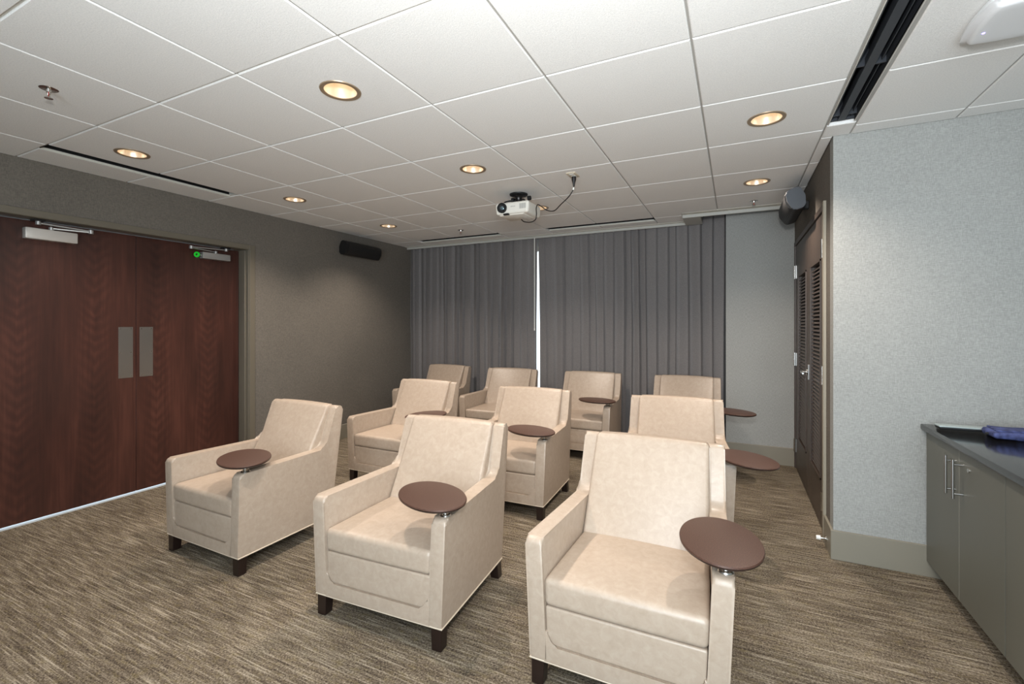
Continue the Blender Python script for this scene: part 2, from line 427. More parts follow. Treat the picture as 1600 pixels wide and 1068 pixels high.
# ------------------------------------------------------------------ air slots
def slot_diffuser(name, x0, x1, y0, y1, along, label, mid=False, cross=(), lip='trim_white'):
    r = tag(empty(name, ((x0+x1)/2, (y0+y1)/2, ZC)), label, 'vent', 'linear air slots in the ceiling')
    X0, X1, Y0, Y1 = x0-(x0+x1)/2, x1-(x0+x1)/2, y0-(y0+y1)/2, y1-(y0+y1)/2
    w = 0.004
    obj('plenum_box', boxes('plenum_box', [(X0, X0+w, Y0, Y1, 0.0165, 0.16), (X1-w, X1, Y0, Y1, 0.004, 0.16), (X0, X1, Y0, Y0+w, 0.004, 0.16), (X0, X1, Y1-w, Y1, 0.0165, 0.16), (X0, X1, Y0, Y1, 0.155, 0.16)]), 'slot_metal' if mid else 'black', r)
    if along == 'y':
        obj('edge_flange', boxes('edge_flange', [(X0, X0+0.004, Y0, Y1, -0.001, 0.014)]), lip, r)
        if mid: obj('edge_flange', boxes('edge_flange', [(X1-0.004, X1, Y0, Y1, -0.001, 0.012)]), lip, r)
    else:
        obj('edge_flange', boxes('edge_flange', [(X0, X1, Y1-0.004, Y1, -0.001, 0.014)]), lip, r)
    if mid:
        c = (X0+X1)/2
        obj('centre_rail', boxes('centre_rail', [(c-0.017, c+0.017, Y0, Y1, 0.014, 0.05), (c-0.003, c+0.003, Y0, Y1, 0.05, 0.12)]), 'slot_metal', r)
        for s in (-1, 1):
            obj('pattern_blade', boxes('pattern_blade', [(c+s*0.042-0.002, c+s*0.042+0.002, Y0, Y1, 0.03, 0.075)]), 'slot_metal', r)
    for y in cross:
        obj('cross_bar', boxes('cross_bar', [(X0, X1, y-(y0+y1)/2-0.004, y-(y0+y1)/2+0.004, 0.02, 0.11)]), 'slot_metal', r)
    return r
slot_diffuser('slot_diffuser', SL0, SL1+0.002, OY+0.005, OY+2*T-0.005, 'y', 'long black air slot in the ceiling beside the double door wall')
slot_diffuser('slot_diffuser', xs[0]+0.01, xs[2]-0.005, YS0, YS1, 'x', 'black ceiling air slot above the left half of the curtain')
slot_diffuser('slot_diffuser', xs[3]+0.01, xs[5]-0.005, YS0, YS1, 'x', 'black ceiling air slot above the curtain right of the projector')
slot_diffuser('slot_diffuser', xs[-1]+0.006, XV-0.014, -1.0, 3.06, 'y', 'wide dark two-channel air slot at the upper right of the ceiling', True, (0.1, 1.29, 2.47, 3.0), 'tbar')

# ------------------------------------------------------------------ downlights
def lathe_ring():
    return lathe('trim_ring', [(0.074, 0.004), (0.074, -0.003), (0.092, -0.004), (0.094, 0.0), (0.092, 0.001)], 40)
M_ring = lathe_ring()
M_refl = lathe('reflector', [(0.074, 0.0), (0.068, 0.04), (0.058, 0.08), (0.045, 0.112), (0.030, 0.122)], 40)
M_lamp = lathe('lamp', [(0.0005, 0.098), (0.026, 0.099), (0.040, 0.106), (0.043, 0.118), (0.0005, 0.124)], 28)
names = {(0, 0): 'recessed ceiling downlight with brass cone nearest the left double doors', (1, 0): 'largest lit downlight in the upper left middle of the ceiling', (2, 0): 'recessed downlight above the nearest right armchair',
         (0, 1): 'small downlight second along the row beside the double door wall', (1, 1): 'lit downlight in the ceiling tile in front of the projector', (2, 1): 'downlight beside the wide dark air slot at right',
         (0, 2): 'farthest small downlight near the black speaker on the left wall', (1, 2): 'downlight half hidden behind the white projector', (2, 2): 'downlight near the sprinkler and the grey corner speaker'}
for i, x in enumerate(lx):
    for j, y in enumerate(ly):
        if (x, y) not in HOLES: continue
        r = tag(empty('downlight', (x, y, ZC)), names[(i, j)], 'downlight', 'recessed ceiling downlights')
        obj('trim_ring', M_ring, 'trim_ring', r); obj('reflector', M_refl, 'reflector', r); obj('lamp', M_lamp, 'lamp_glow', r)
        sp = light('downlight_beam', 'SPOT', (0, 0, 0.014), SPOT_W, (1.0, 0.86, 0.74), spot_size=math.radians(125), spot_blend=0.9, shadow_soft_size=0.012)
        sp.parent = r

# sprinklers
M_esc = lathe('escutcheon', [(0.0005, -0.002), (0.018, -0.003), (0.034, -0.001), (0.036, 0.001)], 24)
for (x, y, lab) in ((OX-4.5*T, OY-0.5*T, 'chrome fire sprinkler in the ceiling at the upper left corner'), (OX-4.5*T, OY+5.4*T, 'small fire sprinkler in the ceiling in front of the left curtain'), (OX+0.5*T, OY+5.5*T, 'small fire sprinkler above the far wall panel at right')):
    r = tag(empty('fire_sprinkler', (x, y, ZC)), lab, 'sprinkler', 'ceiling sprinklers')
    obj('escutcheon', M_esc, 'chrome', r)
    bm = bmesh.new(); cyl_bm(bm, (0, 0, -0.002), (0, 0, -0.016), 0.011, 0.009, 12)
    for s in (-1, 1):
        cyl_bm(bm, (s*0.009, 0, -0.014), (s*0.012, 0, -0.028), 0.0025, None, 8); cyl_bm(bm, (s*0.012, 0, -0.028), (0, 0, -0.042), 0.0025, None, 8)
    obj('frame_arm', from_bm('frame_arm', bm, 40), 'chrome', r)
    obj('deflector', cyl('deflector', (0, 0, -0.042), (0, 0, -0.045), 0.016, None, 16), 'chrome', r)
    obj('bulb', cyl('bulb', (0, 0, -0.016), (0, 0, -0.038), 0.0028, None, 8), mat('bulb_red', (150, 40, 30), 0.2).name if 'bulb_red' not in MATS else 'bulb_red', r)

# wireless access point
ap = tag(empty('wireless_access_point', (0.915, 2.205, ZC)), 'white rounded wireless access point on the ceiling at the upper right', 'access point')
ap.rotation_euler = (0, 0, 0.0)
M = rbox('housing', (0.155, 0.155, 0.024), 0.022, (8, 8, 2), lambda p: Vector((p.x*(1-0.10*(p.y/0.155)**2)*(1.0 if p.z > -0.005 else 0.9), p.y*(1-0.10*(p.x/0.155)**2)*(1.0 if p.z > -0.005 else 0.9), p.z-0.025)))
obj('housing', M, 'ap_white', ap)
obj('status_light', cyl('status_light', (-0.105, 0.04, -0.045), (-0.105, 0.04, -0.0505), 0.005, None, 10), 'led_blue', ap)

# ------------------------------------------------------------------ double door in the left wall
XD = -4.40
# frame: casing, jamb and stop
prof = [(XL+0.012, 0.0), (XL+0.012, 0.048), (XL-0.002, 0.048), (XL-0.002, 0.062)]
fr = struct(obj('trim_3', boxes('trim_3', [
    (XL-0.005, XL+0.012, D1-0.008, 2.962, 0, 2.150), (XL-0.005, XL+0.012, D0-0.047, D0+0.008, 0, 2.150), (XL-0.005, XL+0.012, D0+0.008, D1-0.008, DT-0.008, 2.150),
    (-4.50, XL+0.004, D1-0.020, D1+0.001, 0, DT), (-4.50, XL+0.004, D0-0.001, D0+0.020, 0, DT), (-4.50, XL+0.004, D0, D1, DT-0.010, DT),
    (-4.335, -4.295, D1-0.034, D1-0.018, 0, DT-0.018), (-4.335, -4.295, D0+0.018, D0+0.034, 0, DT-0.018)], 0.0015, 1), 'frame_paint'))
struct(obj('trim_4', boxes('trim_4', [(-4.52, -4.392, D0+0.02, D1-0.02, 0.0, 0.006)]), 'aluminium'))
YM = 2.030
def screw_mesh(): return lathe('screw', [(0.0005, 0.0022), (0.003, 0.002), (0.005, 0.0)], 10)
M_screw = screw_mesh()
def door_leaf(name, y0, y1):
    d = struct(obj(name, boxes(name, [(-0.045, 0, y0, y1, 0.019, DT-0.014)], 0.0012, 1), 'mahogany', None, (XD, 0, 0)))
    return d
dl = door_leaf('door_1', D0+0.023, YM-0.0015); dr = door_leaf('door_2', YM+0.0015, D1-0.023)
def push_plate(d, y0, y1):
    p = obj('push_plate', boxes('push_plate', [(0, 0.0016, y0, y1, 0.948, 1.356)]), 'steel_brushed', d)
    for y in (y0+0.013, y1-0.013):
        for z in (0.962, 1.152, 1.342): obj('screw', M_screw, 'chrome', p, (0.0014, y, z), (0, PI/2, 0))
push_plate(dl, 1.910, 2.008); push_plate(dr, 2.054, 2.150)
def closer(d, y0, y1, z0, z1, m, ya, yb, yc, za, green=None):
    b = obj('closer_body', boxes('closer_body', [(0.0, 0.058, y0, y1, z0, z1)], 0.006, 2), m, d)
    obj('closer_shoe', boxes('closer_shoe', [(0.035, 0.10, ya-0.03, ya+0.03, DT-0.024, DT-0.010)], 0.002, 1), 'dark_metal', d)
    bm = bmesh.new()
    for (A, B) in (((0.035, (y0+y1)/2, z1+0.012), (0.095, yc, z1+0.014)), ((0.095, yc, z1+0.022), (0.075, ya, za))):
        A, B = Vector(A), Vector(B); dd = (B-A).normalized(); nn = Vector((-dd.y, dd.x, 0)).normalized()*0.010; hz = Vector((0, 0, 0.004))
        vs = [bm.verts.new(A+nn*s+hz*h) for s, h in ((-1, -1), (1, -1), (1, 1), (-1, 1))]+[bm.verts.new(B+nn*s+hz*h) for s, h in ((-1, -1), (1, -1), (1, 1), (-1, 1))]
        for f in ((0, 1, 2, 3), (7, 6, 5, 4), (0, 4, 5, 1), (1, 5, 6, 2), (2, 6, 7, 3), (3, 7, 4, 0)): bm.faces.new([vs[i] for i in f])
    obj('closer_arm', from_bm('closer_arm', bm), 'closer_silver', d)
    for (x, y, z, r) in ((0.095, yc, z1+0.018, 0.016), (0.075, ya, za+0.002, 0.015), (0.035, (y0+y1)/2, z1+0.008, 0.014)):
        obj('arm_pivot', cyl('arm_pivot', (x, y, z-0.013), (x, y, z+0.013), r, None, 16), 'closer_silver', d)
    if green is not None:
        bm = bmesh.new(); cyl_bm(bm, (0.03, y0, 2.008), (0.03, y0-0.03, 2.008), 0.007, None, 12); obj('valve_stem', from_bm('valve_stem', bm, 40), 'closer_silver', d)
        g_ = obj('green_cap', lathe('green_cap', [(0.010, -0.006), (0.024, -0.006), (0.026, 0.0), (0.024, 0.006), (0.010, 0.006)], 20, closed=True), 'green', d, (0.03, y0-0.036, 2.008), (PI/2, 0, 0.5))
        g_['label'] = 'bright green ring on the end of the door closer'
closer(dl, 1.362, 1.640, 1.968, 2.044, 'satin_grey', 1.42, 0, 1.70, DT-0.036)
closer(dr, 2.52, 2.775, 1.978, 2.038, 'closer_silver', 2.72, 0, 2.40, DT-0.036, True)

# ------------------------------------------------------------------ baseboards
struct(obj('baseboard_left', boxes('baseboard_left', [(XL, XL+0.014, 2.964, 5.40, 0, 0.17)], 0.003, 1), 'base_paint'))
struct(obj('baseboard_far', boxes('baseboard_far', [(-0.085, XR-0.001, YF-0.014, YF, 0, 0.175)], 0.003, 1), 'base_paint'))
struct(obj('baseboard_right', boxes('baseboard_right', [(XR-0.014, 1.02, YP-0.014, YP, 0, 0.17), (XR-0.014, XR, YP, 3.488, 0, 0.17)], 0.002, 1), 'base_paint'))

# ------------------------------------------------------------------ louvred closet doors in the right wall
struct(obj('trim_5', boxes('trim_5', [(XR-0.016, XR+0.10, 3.490, 3.535, 0, 2.165)], 0.002, 1), 'closet_frame_lit'))  # near jamb of the frame, its flash light put into a paler colour
struct(obj('trim_6', boxes('trim_6', [(XR-0.006, XR+0.10, 5.150, 5.190, 0, 2.165), (XR-0.006, XR+0.10, 3.535, 5.190, 2.125, 2.165)], 0.002, 1), 'louver_paint'))  # rest of the same frame, its grazing shade put into a darker colour
M_slat = boxes('louver_slat', [(-0.004, 0.004, -0.18, 0.18, -0.017, 0.017)], 0.002, 1)
def louvre_door(name, y0, y1, hinge_y, ly0, ly1):
    d = struct(empty(name, (XR, 0, 0)))
    xa, xb = 0.004, 0.042
    obj('stile', boxes('stile', [(xa, xb, y0, ly0, 0.012, 2.12)], 0.002, 1), 'louver_paint', d)
    obj('stile', boxes('stile', [(xa, xb, ly1, y1, 0.012, 2.12)], 0.002, 1), 'louver_paint', d)
    obj('top_rail', boxes('top_rail', [(xa, xb, ly0, ly1, 1.81, 2.12)], 0.002, 1), 'louver_paint', d)
    obj('bottom_rail', boxes('bottom_rail', [(xa, xb, ly0, ly1, 0.012, 0.335)], 0.002, 1), 'louver_paint', d)
    obj('bead', boxes('bead', [(xa-0.006, xa+0.004, ly0-0.012, ly0, 0.325, 1.822), (xa-0.006, xa+0.004, ly1, ly1+0.012, 0.325, 1.822), (xa-0.006, xa+0.004, ly0-0.012, ly1+0.012, 0.323, 0.335), (xa-0.006, xa+0.004, ly0-0.012, ly1+0.012, 1.81, 1.822)]), 'louver_paint', d)
    n = 52
    for i in range(n):
        z = 0.345+(1.80-0.345)*(i+0.5)/n
        o = obj('louver_slat', M_slat, 'louver_paint', d, (0.021, (ly0+ly1)/2, z), (0, math.radians(38), 0))
        o.scale = (1, (ly1-ly0)/0.36, 1)
    for z0 in (0.165, 0.985, 1.812):
        h = obj('hinge', boxes('hinge', [(-0.003, 0.004, hinge_y-0.03, hinge_y+0.03, z0, z0+0.122)]), 'steel_brushed', d)
        obj('knuckle', cyl('knuckle', (-0.010, hinge_y, z0), (-0.010, hinge_y, z0+0.122), 0.008, None, 14), 'chrome', h)
    return d
YC = 4.335
d3 = louvre_door('door_3', 3.540, YC-0.002, 3.575, 3.73, 4.17)
d4 = louvre_door('door_4', YC+0.002, 5.145, 5.125, 4.44, 4.93)
pl = obj('lock_plate', boxes('lock_plate', [(-0.004, 0.005, YC-0.065, YC-0.025, 0.94, 1.06)], 0.002, 1), 'steel_brushed', d3)
bm = bmesh.new(); cyl_bm(bm, (0.0, YC-0.045, 1.0), (-0.045, YC-0.045, 1.0), 0.010, None, 14); cyl_bm(bm, (-0.005, YC-0.045, 1.0), (-0.012, YC-0.045, 1.0), 0.026, None, 20)
cyl_bm(bm, (-0.045, YC-0.035, 1.0), (-0.048, YC-0.16, 0.998), 0.009, 0.007, 12)
obj('lever_handle', from_bm('lever_handle', bm, 40), 'chrome', d3)

# ------------------------------------------------------------------ window, curtain
win = struct(empty('window_1', (0, 5.62, 0)))
obj('window_frame', boxes('window_frame', [(-4.1, -0.085, -0.03, 0.03, 0.25, 0.31), (-4.1, -0.085, -0.03, 0.03, 2.34, 2.40), (-4.1, -4.04, -0.03, 0.03, 0.25, 2.4), (-0.145, -0.085, -0.03, 0.03, 0.25, 2.4), (-3.08, -3.02, -0.03, 0.03, 0.3, 2.35), (-1.32, -1.26, -0.03, 0.03, 0.3, 2.35)]), 'jamb_pale', win)
for x0, x1 in ((-4.04, -3.08), (-3.02, -1.32), (-1.26, -0.145)):
    obj('pane', boxes('pane', [(x0, x1, -0.003, 0.003, 0.31, 2.34)]), 'glass', win)
w2 = struct(empty('added_window', (0.3, YB+0.001, 0)))  # unseen window, made up to go with the added rear fill light
obj('window_frame', boxes('window_frame', [(-1.26, 1.26, 0, 0.05, 0.29, 0.35), (-1.26, 1.26, 0, 0.05, 2.35, 2.41), (-1.26, -1.20, 0, 0.05, 0.35, 2.35), (1.20, 1.26, 0, 0.05, 0.35, 2.35)]), 'jamb_pale', w2)
for x0, x1 in ((-1.20, -0.01), (0.01, 1.20)): obj('pane', boxes('pane', [(x0, x1, 0.01, 0.016, 0.35, 2.35)]), 'glass', w2)
def curtain(name, x0f, x1f, label, seed):
    rnd = random.Random(seed)
    # pleats of uneven width, each a soft S with one sharper edge
    edges = [0.0]
    while edges[-1] < 1.0: edges.append(edges[-1]+rnd.uniform(0.034, 0.066))
    edges = [e/edges[-1] for e in edges]; amp = [rnd.uniform(0.010, 0.027) for _ in edges]; ph = [rnd.uniform(-0.3, 0.3) for _ in edges]
    us = []
    for a, b in zip(edges[:-1], edges[1:]): us += [a+(b-a)*k for k in (0, 0.12, 0.26, 0.40, 0.54, 0.68, 0.79, 0.86, 0.93)]
    us.append(1.0)
    zs = [0.015, 0.4, 0.9, 1.4, 1.9, 2.3, 2.62]; V = []; F = []
    def yoff(u, z):
        for i, (a, b) in enumerate(zip(edges[:-1], edges[1:])):
            if u <= b+1e-9:
                f = (u-a)/(b-a); k = 1.0-0.35*(z/2.6)*(0.5+0.5*math.sin(i*2.1))
                s = f/0.86 if f < 0.86 else (1-f)/0.14
                s = 0.5*s+0.5*s*s*(3-2*s)
                return -amp[i]*k*(2*s-1)+0.004*math.sin(3*z+i*1.7+ph[i])
        return 0
    for side in (0, 1):
        for z in zs:
            for u in us:
                x = x0f(z)+(x1f(z)-x0f(z))*u+0.006*math.sin(1.3*z+u*23)*(0 < u < 1)
                V.append((x, 5.365+yoff(u, z)+0.004*side, z))
    n = len(us); m_ = len(zs)
    for side in (0, 1):
        for j in range(m_-1):
            for i in range(n-1):
                a = side*n*m_+j*n+i; F.append((a, a+1, a+n+1, a+n))
    for j in range(m_-1):
        for i in (0, n-1): a = j*n+i; b = a+n*m_; F.append((a, a+n, b+n, b))
    for i in range(n-1):
        for j in (0, m_-1): a = j*n+i; b = a+n*m_; F.append((a, a+1, b+1, b))
    return tag(obj(name, new_mesh(name, V, F, 50), 'curtain_cloth'), label, 'curtain', 'dark grey curtains')
XG = -2.245
curtain('curtain', lambda z: XL+0.006, lambda z: XG-0.010-0.010*math.sin(min(1, (2.6-z)/1.6)*PI/2)**1, 'dark grey pleated curtain left of the bright gap', 3)
curtain('curtain', lambda z: XG+0.002+0.022*min(1, max(0, (2.45-z))/0.9), lambda z: -0.09, 'dark grey pleated curtain right of the bright gap', 11)
w_ = tag(empty('curtain_wand', (-2.245, 5.26, 1.33)), 'thin white wand hanging beside the curtain gap', 'wand')
obj('rod', cyl('rod', (0, 0, 0), (0, 0, 1.12), 0.0055, None, 10), 'white_plastic', w_); obj('tip', cyl('tip', (0, 0, -0.03), (0, 0, 0.0), 0.008, 0.0065, 10), 'white_plastic', w_)

# ------------------------------------------------------------------ armchairs
HB, HT, RB, RT = 0.3455, 0.3665, 0.337, 0.331     # half widths: front bottom/top, rear bottom/top
AT = 0.068
def hw(y, z):
    fz = max(0, min(1, (z-0.098)/0.463)); f = HB+(HT-HB)*fz
    r = RB+(RT-RB)*fz; k = max(0, min(1.1, y/0.66))
    return f+(r-f)*k
side = fillet([(0.643, 0.098), (0.0, 0.098), (0.0, 0.561), (0.602, 0.556), (0.696, 0.822), (0.757, 0.818)], [0.006, 0.012, 0.026, 0.060, 0.022, 0.022], 6)
def arm_mesh(s):
    return extrude('arm', side, 'yz', 0.0, AT, 0.011, 3, 40, lambda c: Vector((s*(hw(c.y, c.z)-AT+c.x), c.y, c.z)))
def inner(c, pad=0.0): return c.x*(hw(c.y, c.z)-AT+pad)
def lean(z): return 0.455+(z-0.42)*0.545          # front of the back cushion
def back_map(p):   # local rounded box: x -1..1, y thickness, z 0..1
    z = 0.36+(p.z+0.24)/0.48*0.466
    puff = 0.014*(1-(p.x/0.29)**2)*(1-((p.z)/0.24)**2)
    yf = lean(z); yb = 0.640+(z-0.36)*0.20
    f = (p.y+0.06)/0.12
    y = yf+(yb-yf)*f - (puff if p.y < 0 else 0)
    return Vector((p.x/0.29*(hw(y, z)-AT+0.0015), y, z+0.006*(1-(p.x/0.29)**2)*(1 if p.z > 0.2 else 0)))
M_back = rbox('back_cushion', (0.29, 0.06, 0.24), 0.020, (10, 3, 9), back_map, 4)
def seat_map(p):
    y = p.y+0.255; z = 0.362+p.z
    crown = 0.016*(1-(p.x/0.29)**2)*(1-((p.y)/0.26)**2)*(1 if p.z > 0.02 else 0)
    bulge = 0.003*(1-(p.x/0.29)**2)*(1 if p.y < -0.2 else 0)
    return Vector((p.x/0.29*(hw(y, z)-AT+0.0015), y-bulge, z+crown))
M_seat = rbox('seat_cushion', (0.29, 0.253, 0.052), 0.022, (10, 8, 3), seat_map, 4)
def panel_map(p):
    y = p.y+0.057; z = 0.2365+p.z
    return Vector((p.x/0.285*(hw(y, z)-AT-0.001), y, z))
M_panel = rbox('front_panel', (0.285, 0.050, 0.0725), 0.009, (4, 2, 4), panel_map, 3)
# lower rail with rounded inner corners, flush with the arm fronts
hi_ = HB-AT+0.012
rail = [(-hi_, 0.098), (hi_, 0.098), (hi_, 0.215)]
for k in range(7):
    a = PI/2*k/6; rail.append((hi_-0.016-0.040*(1-math.cos(a)), 0.205-0.040*math.sin(a)) if k else (hi_-0.016, 0.215))
for k in range(7):
    a = PI/2*(6-k)/6; rail.append((-hi_+0.016+0.040*(1-math.cos(a)), 0.205-0.040*math.sin(a)) if k < 6 else (-hi_+0.016, 0.215))
rail.append((-hi_, 0.215))
M_rail = extrude('front_rail', rail, 'xz', 0.0, 0.06, 0.007, 3, 40)
M_rear = extrude('rear_panel', [(0.585, 0.099), (0.641, 0.099), (0.755, 0.806), (0.700, 0.806)], 'yz', -1, 1, 0, 1, 40, lambda c: Vector((c.x*(hw(c.y, c.z)-0.03), c.y, c.z)))
M_deck = boxes('seat_deck', [(-0.27, 0.27, 0.05, 0.60, 0.10, 0.31)])
def leg_mesh(sx, rear):
    # square tapered foot under a corner
    V = []
    for z, w, dy in ((0.100, 0.052, 0.0), (0.0, 0.047, 0.014 if rear else 0.0)):
        if rear: x0, y1 = (RB-0.004), 0.640+dy; ys_ = (y1-w, y1)
        else: x0, ys_ = (HB-0.004), (0.006, 0.006+w)
        for (xx, y) in ((x0-w, ys_[0]), (x0, ys_[0]), (x0, ys_[1]), (x0-w, ys_[1])): V.append((sx*xx, y, z))
    F = [(0, 1, 2, 3), (4, 5, 6, 7)]+[(i, (i+1) % 4, 4+(i+1) % 4, 4+i) for i in range(4)]
    bm = bmesh.new(); vs = [bm.verts.new(v) for v in V]
    for f in F: bm.faces.new([vs[i] for i in f])
    bmesh.ops.recalc_face_normals(bm, faces=bm.faces)
    bmesh.ops.bevel(bm, geom=list(bm.edges), offset=0.002, segments=1, affect='EDGES')
    return from_bm('leg', bm)
M_arms = [arm_mesh(1), arm_mesh(-1)]
M_legs = [leg_mesh(s, r) for s in (1, -1) for r in (False, True)]
wp = [(-RB, 0.643, 0.100), (-HB, 0.004, 0.100), (HB, 0.004, 0.100), (RB, 0.643, 0.100)]
wpath = [Vector(wp[0]).lerp(Vector(wp[1]), i/8) for i in range(8)]+[Vector(wp[1]).lerp(Vector(wp[2]), i/8) for i in range(8)]+[Vector(wp[2]).lerp(Vector(wp[3]), i/8) for i in range(9)]
M_welt = tube('welt', wpath, 0.0042, 6)
# oval swivel tablet, its pivot at the origin
M_tab = lathe('tablet_top', [(0.0005, 0.0), (0.93, 0.0), (0.985, -0.0015), (1.0, -0.006), (0.992, -0.012), (0.93, -0.019), (0.0005, -0.020)], 56, 0.200, 0.138, 30)
for v in M_tab.vertices: v.co.x += 0.129
M_tab.materials.append(MATS['tablet_laminate']); M_tab.materials.append(MATS['tablet_edge'])
for p in M_tab.polygons:
    if sum(M_tab.vertices[i].co.z for i in p.vertices)/len(p.vertices) < -0.008: p.material_index = 1
M_post = lathe('swivel_post', [(0.0005, 0.558), (0.024, 0.558), (0.025, 0.563), (0.022, 0.568), (0.013, 0.570), (0.013, 0.582), (0.024, 0.584), (0.028, 0.592), (0.0005, 0.592)], 24)
CH = [  # x, y, rot deg, tablet angle, label
 (-2.778, 1.597, -0.8, 149, 'beige leather armchair nearest the wooden double doors in the front row', 'front row of armchairs'),
 (-1.450, 1.577, 3.2, 149, 'beige leather armchair in the middle of the front row', 'front row of armchairs'),
 (-0.365, 1.622, 0.5, 98, 'largest beige armchair at the right end of the front row', 'front row of armchairs'),
 (-2.730, 3.022, 0.0, 78, 'tan leather armchair at the left end of the second row', 'second row of armchairs'),
 (-1.553, 2.970, 1.8, 160, 'tan leather armchair in the middle of the second row', 'second row of armchairs'),
 (-0.357, 2.985, 4.0, 305, 'beige armchair in the second row directly behind the nearest chair', 'second row of armchairs'),
 (-3.530, 4.530, -3.3, 150, 'leftmost armchair of the back row against the curtain', 'back row of armchairs'),
 (-2.475, 4.475, 3.0, 20, 'back row armchair just left of the bright curtain gap', 'back row of armchairs'),
 (-1.475, 4.490, 0.9, 165, 'back row armchair just right of the bright curtain gap', 'back row of armchairs'),
 (-0.455, 4.520, 0.7, -37, 'rightmost armchair of the back row beside the far wall panel', 'back row of armchairs')]
for (x, y, rz, ta, lab, grp) in CH:
    r = tag(empty('armchair', (x, y, 0), math.radians(rz)), lab, 'armchair', grp)
    for a in M_arms: obj('arm', a, 'leather', r)
    obj('back_cushion', M_back, 'leather', r); obj('seat_cushion', M_seat, 'leather', r); obj('front_panel', M_panel, 'leather', r)
    obj('front_rail', M_rail, 'leather', r); obj('rear_panel', M_rear, 'leather', r); obj('seat_deck', M_deck, 'leather', r)
    obj('welt', M_welt, 'welt', r)
    for l_ in M_legs: obj('leg', l_, 'dark_wood', r)
    tb = obj('tablet_top', M_tab, None, r, (0.337, 0.05, 0.612), (0, 0, math.radians(ta))); tb['label'] = 'oval dark brown swivel tablet'
    obj('swivel_post', M_post, 'chrome', r, (0.337, 0.05, 0))

# ------------------------------------------------------------------ projector, mount, cable, outlet
pj = tag(empty('projector', (-1.650, 3.385, 2.283), 0.0), 'white video projector with black lens hanging from the ceiling', 'projector')
def pmap(p):
    return Vector((p.x*(1-0.03*(p.z < 0)), p.y+0.132, p.z+0.052))
obj('body', rbox('body', (0.152, 0.132, 0.049), 0.020, (4, 4, 2), pmap, 4), 'projector_white', pj)
obj('lower_tray', boxes('lower_tray', [(-0.12, 0.10, 0.02, 0.23, -0.004, 0.012)], 0.004, 2), 'projector_white', pj)
ln = obj('lens', lathe('lens', [(0.0005, 0.006), (0.016, 0.008), (0.022, 0.012), (0.034, 0.012), (0.038, 0.020), (0.041, 0.020), (0.041, -0.01), (0.0005, -0.01)], 32), 'black', pj, (-0.083, 0.001, 0.055), (PI/2, 0, 0))
obj('lens_glass', lathe('lens_glass', [(0.0005, 0.014), (0.010, 0.0125), (0.017, 0.009)], 20), 'lens_glint', ln)
obj('foot_release', boxes('foot_release', [(-0.075, -0.025, -0.004, 0.02, -0.004, 0.010)], 0.003, 1), 'dark_metal', pj)
for i in range(7): obj('vent_slot', boxes('vent_slot', [(0.072+i*0.0085, 0.0765+i*0.0085, -0.0015, 0.004, 0.036, 0.078)]), 'projector_grey', pj)
cu = bpy.data.curves.new('wordmark', 'FONT'); cu.body = 'EPSON'; cu.size = 0.014; cu.extrude = 0.0004
to = bpy.data.objects.new('wordmark', cu); COL.objects.link(to); bpy.context.view_layer.update()
me = bpy.data.meshes.new_from_object(to.evaluated_get(bpy.context.evaluated_depsgraph_get())); bpy.data.objects.remove(to)
obj('wordmark', me, 'projector_grey', pj, (-0.008, -0.0008, 0.056), (PI/2, 0, 0))
mt = tag(empty('projector_mount', (-1.655, 3.535, ZC)), 'black round ceiling mount above the projector', 'mount')
obj('ceiling_plate', lathe('ceiling_plate', [(0.0005, -0.018), (0.055, -0.018), (0.076, -0.010), (0.078, -0.001), (0.0005, 0.0)], 32), 'black', mt)
obj('ball_joint', lathe('ball_joint', [(0.0005, -0.066), (0.022, -0.060), (0.030, -0.044), (0.030, -0.030), (0.045, -0.016)], 20), 'dark_metal', mt)
for (dx, dy) in ((-0.10, -0.07), (-0.09, 0.07), (0.09, -0.07), (0.09, 0.07)):
    obj('spider_arm', tube('spider_arm', smooth_path([(dx*0.2, dy*0.2, -0.060), (dx*0.6, dy*0.6, -0.062), (dx*0.95, dy, -0.075), (dx, dy, -0.098)], 4), 0.007, 8), 'black', mt)
for s in (-1, 1): obj('adjuster_knob', cyl('adjuster_knob', (0.075*s+0.02, -0.02, -0.050), (0.075*s+0.045, -0.02, -0.050), 0.018, None, 16), 'black', mt)
po = tag(empty('ceiling_outlet', (-1.078, 3.245, ZC)), 'beige power outlet plate set in the ceiling right of the projector', 'outlet')
obj('plate', boxes('plate', [(-0.036, 0.036, -0.058, 0.058, -0.006, 0.001)], 0.003, 2), 'outlet', po)
for s in (-1, 1): obj('socket', boxes('socket', [(-0.017, 0.017, s*0.024-0.014, s*0.024+0.014, -0.0085, -0.004)], 0.002, 1), 'white_plastic', po)
cb = tag(empty('power_cable', (-1.078, 3.27, ZC-0.009)), 'black power cable drooping from the ceiling outlet to the projector', 'cable')
o0 = Vector((-1.078, 3.27, ZC-0.009))
obj('plug', lathe('plug', [(0.0005, 0.0), (0.016, 0.0), (0.017, -0.02), (0.010, -0.045), (0.006, -0.07), (0.0005, -0.07)], 16), 'cable_black', cb)
pts = [(-1.078, 3.27, ZC-0.07), (-1.082, 3.27, ZC-0.10), (-1.12, 3.285, ZC-0.145), (-1.20, 3.33, ZC-0.185), (-1.29, 3.42, ZC-0.205), (-1.38, 3.50, ZC-0.175), (-1.45, 3.54, ZC-0.125), (-1.478, 3.53, ZC-0.110),
       (-1.478, 3.50, ZC-0.145), (-1.468, 3.48, ZC-0.205), (-1.478, 3.48, ZC-0.245), (-1.53, 3.50, ZC-0.257), (-1.60, 3.53, ZC-0.240), (-1.64, 3.56, ZC-0.212)]
obj('cord', tube('cord', [p-o0 for p in smooth_path(pts, 7)], 0.0042, 8), 'cable_black', cb)
